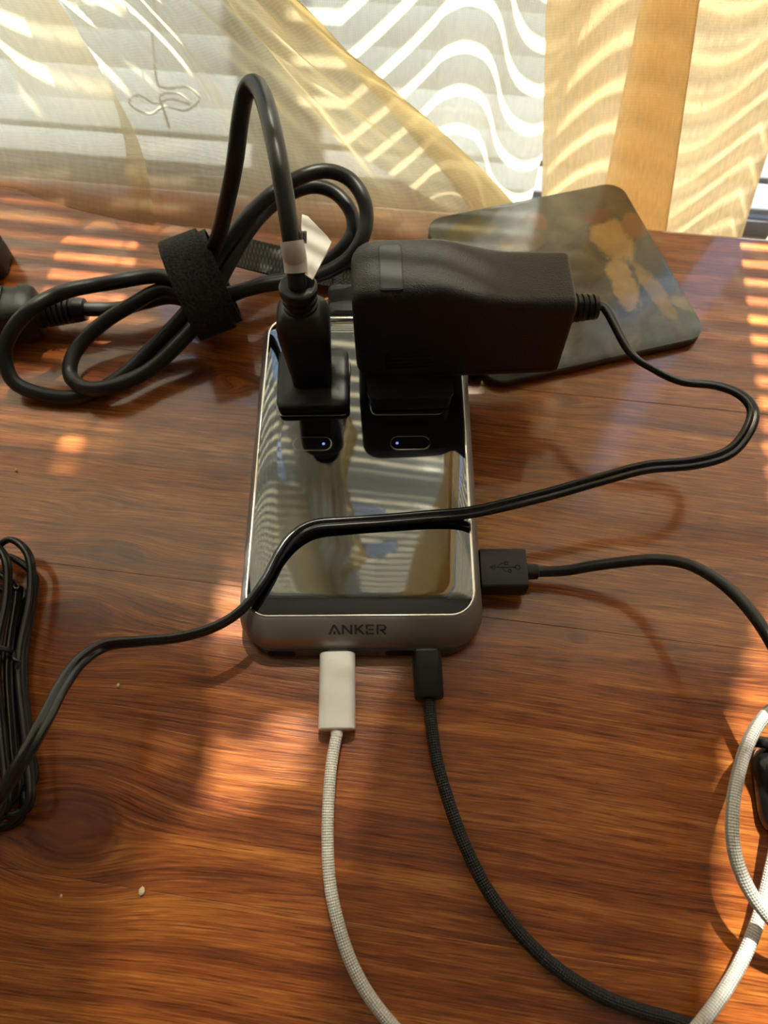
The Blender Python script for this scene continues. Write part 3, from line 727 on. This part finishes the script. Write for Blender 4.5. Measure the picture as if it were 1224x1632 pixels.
# hook-and-loop strap round the bundle
s0, s1 = P(338, 372, .032), P(300, 520, .012)
stp = empty('cable_strap', 'fuzzy black hook-and-loop strap wound round the looped mains cord', 'strap', tuple(P(318, 470, 0.0)))
sc_ = P(318, 449, .0205)
def strap_loop(cx, ra, rb, w0, w1, off, th=0.0011, n=48):
    axd = P(380, 425, .022) - P(262, 470, .018); axd /= np.linalg.norm(axd)
    s_ = np.cross(axd, [0, 0, 1]); s_ /= np.linalg.norm(s_); u_ = np.cross(s_, axd)
    c = sc_ + axd * off + s_ * 0.0050 + u_ * 0.0035; R = []
    for k in range(n):
        a = 2 * pi * k / n; wv = 0.0004 * sin(5 * a)
        d = s_ * (cos(a) * ra) + u_ * (sin(a) * rb); dn = d / np.linalg.norm(d)
        R.append([tuple(c + d + dn * (t + wv) + axd * ww) for t, ww in ((0, w0), (0, w1), (th, w1), (th, w0))])
    V = [p for r in R for p in r]
    return V, [[i * 4 + k, i * 4 + (k + 1) % 4, ((i + 1) % n) * 4 + (k + 1) % 4, ((i + 1) % n) * 4 + k] for i in range(n) for k in range(4)]
mesh('wrap', *strap_loop(0, 0.0208, 0.0196, -0.0085, 0.0075, 0.0), MT['strap'], stp, auto=40)
mesh('wrap', *strap_loop(0, 0.0194, 0.0184, -0.0035, 0.0100, 0.001, 0.0008), MT['strap'], stp, auto=40)
tl = spline([P(330, 404, .024), P(362, 398, .020), P(400, 406, .014), P(440, 416, .009), P(490, 428, .006), P(540, 436, .0035), P(580, 443, .0030)], 8)
V, Fc, UVv = sweep(tl, [(-0.008, -0.0005), (0.008, -0.0005), (0.008, 0.0005), (-0.008, 0.0005)], roll=[-0.35 + 0.35 * k / len(tl) for k in range(len(tl))])
mesh('tail', V, Fc, MT['woven'], stp, uvs=UVv, auto=40)
pe = P(556, 438, .0045)
V, Fc = join(*[box(pe[0] + a, pe[0] + b, pe[1] + c, pe[1] + d, 0.0042, 0.0056, 0.0004) for a, b, c, d in ((-.0070, .0100, -.0075, -.0040), (-.0070, .0100, .0040, .0075), (-.0070, -.0030, -.0045, .0045), (.0060, .0100, -.0045, .0045))])
mesh('slot_end', V, Fc, MT['woven'], stp, uvs=[(v[0] * 40, v[1]) for v in V], auto=40)

# rear connector behind the charging station
rc = empty('rear_connector', 'low charcoal block behind the charging station, showing between plug and adapter', 'connector', tuple(np.array(dev(0, 0.146, 0))))
def rcr(z, i): return [dev(a, b, z) for a, b in rr(0.014 - i, 0.0085 - i, 0.003, 4, -0.002, 0.1462)]
mesh('housing', *loft([rcr(0.0003, 0.0006), rcr(0.001, 0), rcr(0.0125, 0), rcr(0.0138, 0.0012)]), MT['panel'], rc, auto=40)
tube('cord', spline([dev(0.010, 0.148, .005), dev(0.02, 0.149, .005), dev(0.034, 0.1475, .0042), dev(0.046, 0.140, .0036), dev(0.0475, 0.122, .0032), dev(0.0475, 0.112, .0032)], 8), 0.0030, MT['rubber'], rc)

# ------------------------------------------------------------------ wall adapter standing in the right outlet
AY0, AY1 = 0.1685, 0.1945
ad = empty('wall_adapter', 'chunky black wall adapter standing over the right side of the charging station', 'adapter', (0.010, 0.178, GT * mm))
AXL, AXR = -0.0085, 0.0685
def ztop(x):
    t = min(1, max(0, (x - 0.018) / 0.032)); t = t * t * (3 - 2 * t)
    return 0.0738 - 0.0072 * t - 0.0012 * min(1, max(0, (x - 0.05) / 0.02))
rings = []
NX = 40
def aring(x, k):
    """section at x; k shrinks the corners of the end caps"""
    zt, zb = ztop(x) - k, 0.0258 + k * 0.8
    y0, y1 = AY0 + k * 0.55, AY1 - k * 0.55
    return [(x, y, z) for y, z in rr((y1 - y0) / 2, (zt - zb) / 2, 0.0035, 5, (y0 + y1) / 2, (zt + zb) / 2)]
rL = 0.0085
for k in range(10):
    a = pi / 2 * k / 9                               # rounded left end
    rings.append(aring(AXL + rL * (1 - sin(a)), rL * 0.8 * (1 - cos(a))))
rings = sorted(rings, key=lambda r: r[0][0])
for k in range(1, NX):
    x = AXL + rL + (AXR - 0.0016 - AXL - rL) * k / NX; rings.append(aring(x, 0.0))
for k in range(5):
    a = pi / 2 * k / 4; rings.append(aring(AXR - 0.0016 + 0.0016 * sin(a), 0.0016 * (1 - cos(a))))
mesh('body', *loft(rings), MT['adapter'], ad, auto=50)
ax_, ay_ = dev(18.6 * mm, 96 * mm, 0)[:2]
mesh('plug_base', *loft([[(ax_ + a * mm, ay_ + b * mm, z * mm) for a, b in rr(h, h2, 3.5, 5)] for z, h, h2 in ((19.5, 15.2, 12.4), (20.0, 15.8, 13), (24.3, 15.8, 13), (25.4, 16.6, 12.6), (27, 16.6, 12.6))]), MT['adapter'], ad, auto=45)
# recessed blade panel on top, with a dark groove round it
p0, p1 = at(622, 427, .0738), at(606, 395, .0738)
def tp(z, i): return [(x, y, z) for x, y in rr(0.0037 - i, 0.0098 - i, 0.0012, 4, p0[0] + 0.0002, p0[1] + 0.0005)]
zt = ztop(p0[0])
mesh('panel_groove', *loft([tp(zt - 0.001, -0.0004), tp(zt + 0.00005, -0.0004), tp(zt + 0.00006, -0.0003)]), MT['dark'], ad, auto=15)
mesh('panel', *loft([tp(zt - 0.001, 0), tp(zt + 0.00010, 0), tp(zt + 0.00022, 0.0002)]), MT['panel'], ad, auto=15)
mesh('panel_groove', *loft([[(AXL + 0.052 + x, AY0 - d, 0.0305 + z) for x, z in rr(0.0245, 0.00018, 0.0001, 2)] for d in (-0.0005, 0.00008)]), MT['dark'], ad, auto=40)
for k in range(5):
    zc = 0.0345 + k * 0.0021
    mesh('rib', *loft([[(0.0112 + a, AY0 - d, zc + b) for a, b in rr(0.0088 - i, 0.00045 - i * .5, 0.0004, 3)] for d, i in ((-0.0005, 0), (0.0005, 0), (0.0008, 0.00035))]), MT['adapter'], ad, auto=40)
# strain relief of the low-voltage lead
sx, sy, sz = AXR, 0.1815, 0.0492
rings = [[(sx - 0.001, sy + a, sz + b) for a, b in circ(0.0056, 20)]]
for k in range(5):
    x = sx + 0.0002 + k * 0.0021; r = 0.0057 - k * 0.00025
    for dx, q in ((0, r), (0.0012, r), (0.00125, r - 0.0013), (0.0020, r - 0.0013)): rings.append([(x + dx, sy + a, sz + b) for a, b in circ(q, 20)])
rings += [[(sx + dx, sy + a, sz + b) for a, b in circ(q, 20)] for dx, q in ((0.0107, 0.0046), (0.0122, 0.0043), (0.0126, 0.0026))]
mesh('strain_relief', *loft(rings), MT['rubber'], ad, auto=35)
def fig8(r, g=0.92, m=9):
    p = [(r * g + r * cos(a), r * sin(a)) for a in np.linspace(-pi * 0.86, pi * 0.86, m)]
    q = [(-r * g + r * cos(a), r * sin(a)) for a in np.linspace(pi * 0.14, pi * 1.86, m)]
    return p + q
def twin(name, ctl, r, mat, parent, n=8, g=0.92, **kw):
    """two-core flat lead; each control point is (px, py, z, roll)"""
    C = np.array([[*(at(c[0], c[1], c[2]) if len(c) == 4 else c[:3]), c[-1]] for c in ctl])
    Sx = spline(C, n)
    V, Fc, UVv = sweep(Sx[:, :3], fig8(r, g), roll=Sx[:, 3])
    return mesh(name, V, Fc, mat, parent, uvs=UVv, auto=80, **kw)
lead = [(sx + 0.011, sy, sz, 0, 0.4), (sx + 0.0155, sy - 0.001, sz - 0.0005, 0, 0.5), (1003, 560, .0445, .7), (1040, 588, .0420, .8), (1085, 608, .0400, .7), (1140, 614, .0385, .5), (1180, 629, .0375, .3), (1200, 655, .037, .2), (1190, 690, .036, .2), (1160, 722, .035, .3),
        (1105, 738, .034, .35), (1030, 745, .0335, .35), (960, 763, .0325, .3), (880, 786, .030, .2), (800, 806, .0265, .12), (740, 818, .0235, .08), (680, 823, .0222, .05), (610, 829, .0218, .05), (550, 833, .0220, .1), (500, 838, .0225, .3), (468, 856, .0228, .7), (445, 884, .0228, 1.2),
        (420, 928, .0226, 1.5), (385, 972, .0225, 1.5), (340, 1000, .0225, 1.45), (285, 1016, .0225, 1.4), (225, 1022, .024, 1.3), (170, 1028, .0280, 1.1), (130, 1052, .034, .7), (100, 1092, .040, .4), (75, 1140, .0445, .3), (48, 1190, .047, .7), (18, 1240, .048, 1.2), (-20, 1300, .047, 1.5), (-90, 1400, .036, 1.0), (-180, 1500, .018, .5), (-260, 1600, .006, 0)]
twin('lead', lead, 0.00122, MT['twin'], ad, 9)

# ------------------------------------------------------------------ coiled twin lead at the left edge
cb = empty('coiled_cord', 'bundle of flat black twin cord tied in the middle, cut off at the left edge', 'cord', tuple(at(10, 1080, 0)))
lw_ = at(15, 1055, 0)
turns = []
def hair(xl, xr, ytop, ybot, z, ph, wv):
    """one long narrow turn of the skein, pinched at the tie"""
    return [(xl, 1200, z, 1.3), (xl + 2 + wv, 1055, z + .0005, 1.4), (xl - 3, 950, z + .0008, 1.4), (xl + 2, ytop + 28, z + .001, 1.3), ((xl + xr) / 2, ytop, z + .0015, 1.2), (xr, ytop + 26, z + .001, 1.3), (xr + 3, 950, z, 1.5), (xr - 12 - wv, 1055, z, 1.4), (xr - 4, 1180, z, 1.4), (xr + 2, ybot - 25, z, 1.4), ((xl + xr) / 2, ybot, z, 1.3), (xl, ybot - 30, z, 1.3), (xl, 1201, z + .0001, 1.3)]
twin('skein', hair(-16, 46, 860, 1300, .010, 0, 3), 0.0011, MT['twin'], cb, 7)
twin('skein', hair(-34, 24, 912, 1285, .0065, 0, -2), 0.0011, MT['twin'], cb, 7)
twin('skein', hair(-60, 8, 862, 1310, .0120, 0, 2), 0.0011, MT['twin'], cb, 7)
twin('skein', hair(-45, 50, 885, 1270, .0035, 0, 1), 0.0011, MT['twin'], cb, 7)
twin('skein', hair(-80, 34, 930, 1320, .0030, 0, 4), 0.0011, MT['twin'], cb, 7)
tr_ = []
for k in range(29):
    a = 2 * pi * k / 14; c = at(-4, 1056, 0)
    tr_.append((c[0] + 0.0100 * cos(a), c[1] + 0.0006 * k / 14 + 0.001 * sin(2 * a), 0.0082 + 0.0076 * sin(a)))
tr_ += [tuple(at(22, 1050, .0155)), tuple(at(31, 1056, .0150)), tuple(at(27, 1066, .0145))]
tube('wire_tie', spline(tr_, 4), 0.00065, MT['tie'], cb, m=8)

# ------------------------------------------------------------------ USB-A cable at the right side
def plug_frame(p, dirx):
    d = np.array([*dirx, 0.0]); d /= np.linalg.norm(d); return np.array([*p, 0.0]), d, np.array([-d[1], d[0], 0])
ua = empty('usb_a_cable', 'black cable with a flat square plug in the right side of the charging station', 'cable', tuple(at(800, 915, 0)))
o_, dx_, dy_ = plug_frame((0.0331, 0.0952), (cos(DA - 0.004), sin(DA - 0.004)))
def up(s, t, z): return tuple(o_ + dx_ * s + dy_ * t + np.array([0, 0, z]))
def uring(s, hw_, z0, z1, r): return [up(s, a, b) for a, b in rr(hw_, (z1 - z0) / 2, r, 4, 0, (z0 + z1) / 2)]
mesh('plug', *loft([uring(0.0008, 0.0072, .0038, .0124, .001), uring(0.0011, 0.0076, .0034, .0128, .0012), uring(0.0172, 0.0076, .0034, .0128, .0012), uring(0.0177, 0.0073, .0037, .0125, .001)]), MT['plastic'], ua, auto=45)
mesh('contact_shell', *loft([uring(-0.004, 0.006, .0055, .0105, .0004), uring(0.0012, 0.006, .0055, .0105, .0004)]), MT['metal'], ua, auto=45)
mesh('strain_relief', *loft([uring(0.0174, 0.0027, .0058, .0108, .0018), uring(0.0220, 0.0026, .0058, .0108, .0018), uring(0.0224, 0.0020, .0064, .0102, .0015)]), MT['plastic'], ua, auto=45)
em = [[(-4.6, 0), (4.2, 0)], [(-4.8, 0), (-3.2, 0.9), (-3.2, -0.9), (-4.8, 0)], [(-2.2, 0), (-0.9, 1.55), (0.6, 1.55)], [(0.5, 1.0), (1.6, 1.0), (1.6, 2.1), (0.5, 2.1), (0.5, 1.0)], [(-0.8, 0), (0.5, -1.5), (1.5, -1.5)], arc(2.1, -1.5, .6, 0, 360, 12), arc(5.0, 0, .85, 0, 360, 14)]
mesh('trident_emblem', *strokes(em, 0.32, lambda s, t, h: up(0.0092 + s * mm, t * mm, .01283 + h), 0.00006), MT['dark'], ua, smooth=False, label='dark pressed trident symbol on the plug')
e = up(0.021, 0, .0083)
pth = [e, up(0.0255, 0, .0084), P(905, 909, .0098), P(945, 902, .0135), P(1000, 895, .0190), P(1050, 892, .0240), P(1095, 899, .0285), P(1140, 922, .0325), P(1180, 956, .0355), P(1212, 996, .0375), P(1240, 1045, .0380), P(1262, 1105, .036), P(1275, 1180, .030), P(1285, 1260, .022), P(1330, 1340, .012), P(1420, 1400, .004)]
tube('cord', spline(pth, 9), 0.00195, MT['rubber'], ua, m=14)

# ------------------------------------------------------------------ USB-C cables at the front
wc = empty('usb_c_cable', 'white braided cable with a glossy white plug in the front of the charging station', 'cable', tuple(at(537, 1150, 0)))
o_, dx_, dy_ = plug_frame((-0.01815, 0.0685), (-0.0006 - sin(0.012), -1))
mesh('plug', *loft([uring(0.0007, 0.0060, .0013, .0074, .003), uring(0.0009, 0.0063, .0010, .0077, .0033), uring(0.0264, 0.0063, .0010, .0077, .0033), uring(0.0268, 0.0061, .0012, .0075, .0031), uring(0.0270, 0.0056, .0016, .0071, .0027)]), MT['white'], wc, auto=40)
mesh('contact_shell', *loft([uring(-0.004, 0.0041, .0032, .0056, .0012), uring(0.0010, 0.0041, .0032, .0056, .0012)]), MT['metal'], wc, auto=45)
mesh('collar', *loft([uring(0.0266, 0.0021, .0024, .0065, .002), uring(0.0292, 0.0020, .0025, .0064, .002)]), MT['label'], wc, auto=40)
e = up(0.0285, 0, .0044)
pth = [e, P(533, 1190, .0049), P(528, 1222, .0052), P(524, 1270, .0056), P(522, 1330, .0055), P(525, 1400, .0050), P(536, 1460, .0046), P(556, 1525, .0042), P(585, 1582, .0036), P(625, 1634, .0030), P(690, 1700, .0024), P(790, 1760, .0022), P(900, 1770, .0022), P(1010, 1730, .0040), P(1090, 1662, .0082), P(1140, 1600, .0086), P(1180, 1535, .0080), P(1208, 1468, .0090),
       P(1226, 1400, .010), P(1245, 1310, .013), P(1262, 1220, .0175), P(1262, 1150, .021), P(1240, 1126, .0225), P(1212, 1150, .0235), P(1190, 1190, .0240), P(1174, 1245, .0245), P(1167, 1300, .0245), P(1170, 1355, .0235), P(1187, 1405, .0222), P(1214, 1447, .0205), P(1255, 1490, .0170), P(1330, 1540, .010), P(1420, 1580, .004), P(1520, 1600, .0025)]
tube('cord', spline(pth, 9), 0.00195, MT['braid_white'], wc, m=16)

bc = empty('usb_c_cable', 'black braided cable with a slim black plug in the front of the charging station', 'cable', tuple(at(682, 1100, 0)))
o_, dx_, dy_ = plug_frame((0.0133, 0.0677), (-0.004, -1))
mesh('plug', *loft([uring(0.0007, 0.0047, .0020, .0078, .0018), uring(0.0009, 0.0050, .0016, .0082, .0022), uring(0.0164, 0.0050, .0016, .0082, .0022), uring(0.0168, 0.0047, .0019, .0079, .002)]), MT['blackalu'], bc, auto=40)
mesh('contact_shell', *loft([uring(-0.004, 0.0041, .0037, .0061, .0012), uring(0.0010, 0.0041, .0037, .0061, .0012)]), MT['metal'], bc, auto=45)
e = up(0.0162, 0, .0048)
pth = [e, up(0.020, 0, .0049), P(687, 1150, .0052), P(695, 1205, .0056), P(712, 1268, .0058), P(738, 1340, .0054), P(775, 1415, .0046), P(828, 1487, .0038), P(892, 1547, .0032), P(960, 1588, .0028), P(1025, 1612, .0028), P(1075, 1626, .0032), P(1130, 1650, .0034), P(1200, 1700, .003), P(1300, 1740, .0025)]
tube('cord', spline(pth, 9), 0.00205, MT['braid_black'], bc, m=16)

# ------------------------------------------------------------------ black things cut off by the frame
pb = empty('power_brick', 'dark box whose corner peeks in at the far left edge behind the mains connector', 'power supply', tuple(at(-60, 420, 0)))
k0, k1 = at(14, 438, 0), at(0, 398, 0.017)
def pbr(z, i, h=0.026, d=0.009): return [(at(10, 452, 0)[0] - 0.0275 + a + 0.0018, at(10, 452, 0)[1] + 0.0110 + b, z) for a, b in rr(h - i, d - i, 0.004, 4)]
mesh('housing', *loft([pbr(0.0004, 0.001), pbr(0.001, 0), pbr(0.0105, 0), pbr(0.0108, .0003), pbr(0.0112, .0003), pbr(0.0115, 0), pbr(0.0150, 0), pbr(0.0165, 0.0015)]), MT['plastic'], pb, auto=40)
bk = empty('black_plug', 'black lead end and rounded plug poking in at the right edge behind the white loop', 'plug', tuple(at(1250, 1250, 0)))
tube('lead', spline([P(1198, 1181, .0095), P(1215, 1183, .0095), P(1250, 1190, .0090), P(1300, 1205, .0075)], 8), 0.0019, MT['twin'], bk, m=14)
cxy = at(1262, 1262, 0.004)
def bkr(z, i): return [(cxy[0] + a * cos(-.1) - b * sin(-.1), cxy[1] + a * sin(-.1) + b * cos(-.1), z) for a, b in rr(0.0115 - i, 0.0150 - i, 0.008, 7)]
mesh('housing', *loft([bkr(0.0004, .002), bkr(0.0015, .0004), bkr(0.004, 0), bkr(0.0075, .0006), bkr(0.0095, .003)]), MT['twin'], bk, auto=50)

# ------------------------------------------------------------------ crumbs
for i, (px, py, s, lab) in enumerate(((227, 1421, .0010, 'pale crumb lying on the plank joint near the front of the table'), (189, 1093, .0006, 'tiny pale crumb on the table below the bend of the thin black lead'), (26, 750, .0006, 'tiny pale crumb on the table under the looped mains cord'), (98, 1428, .0004, 'tiny pale speck in front of the big dark knot'))):
    c = at(px, py, 0); bm = bmesh.new(); bmesh.ops.create_icosphere(bm, subdivisions=2, radius=s)
    V = [(c[0] + v.co.x * (0.8 + 0.4 * random.random()), c[1] + v.co.y * (1.1 + 0.4 * random.random()), max(0.00002, s * 0.7 + v.co.z * 0.75)) for v in bm.verts]
    Fc = [[v.index for v in f.verts] for f in bm.faces]; bm.free()
    mesh('crumb', V, Fc, MT['crumb'], loc=tuple(c), label=lab, cat='crumb', group='crumbs on the table')
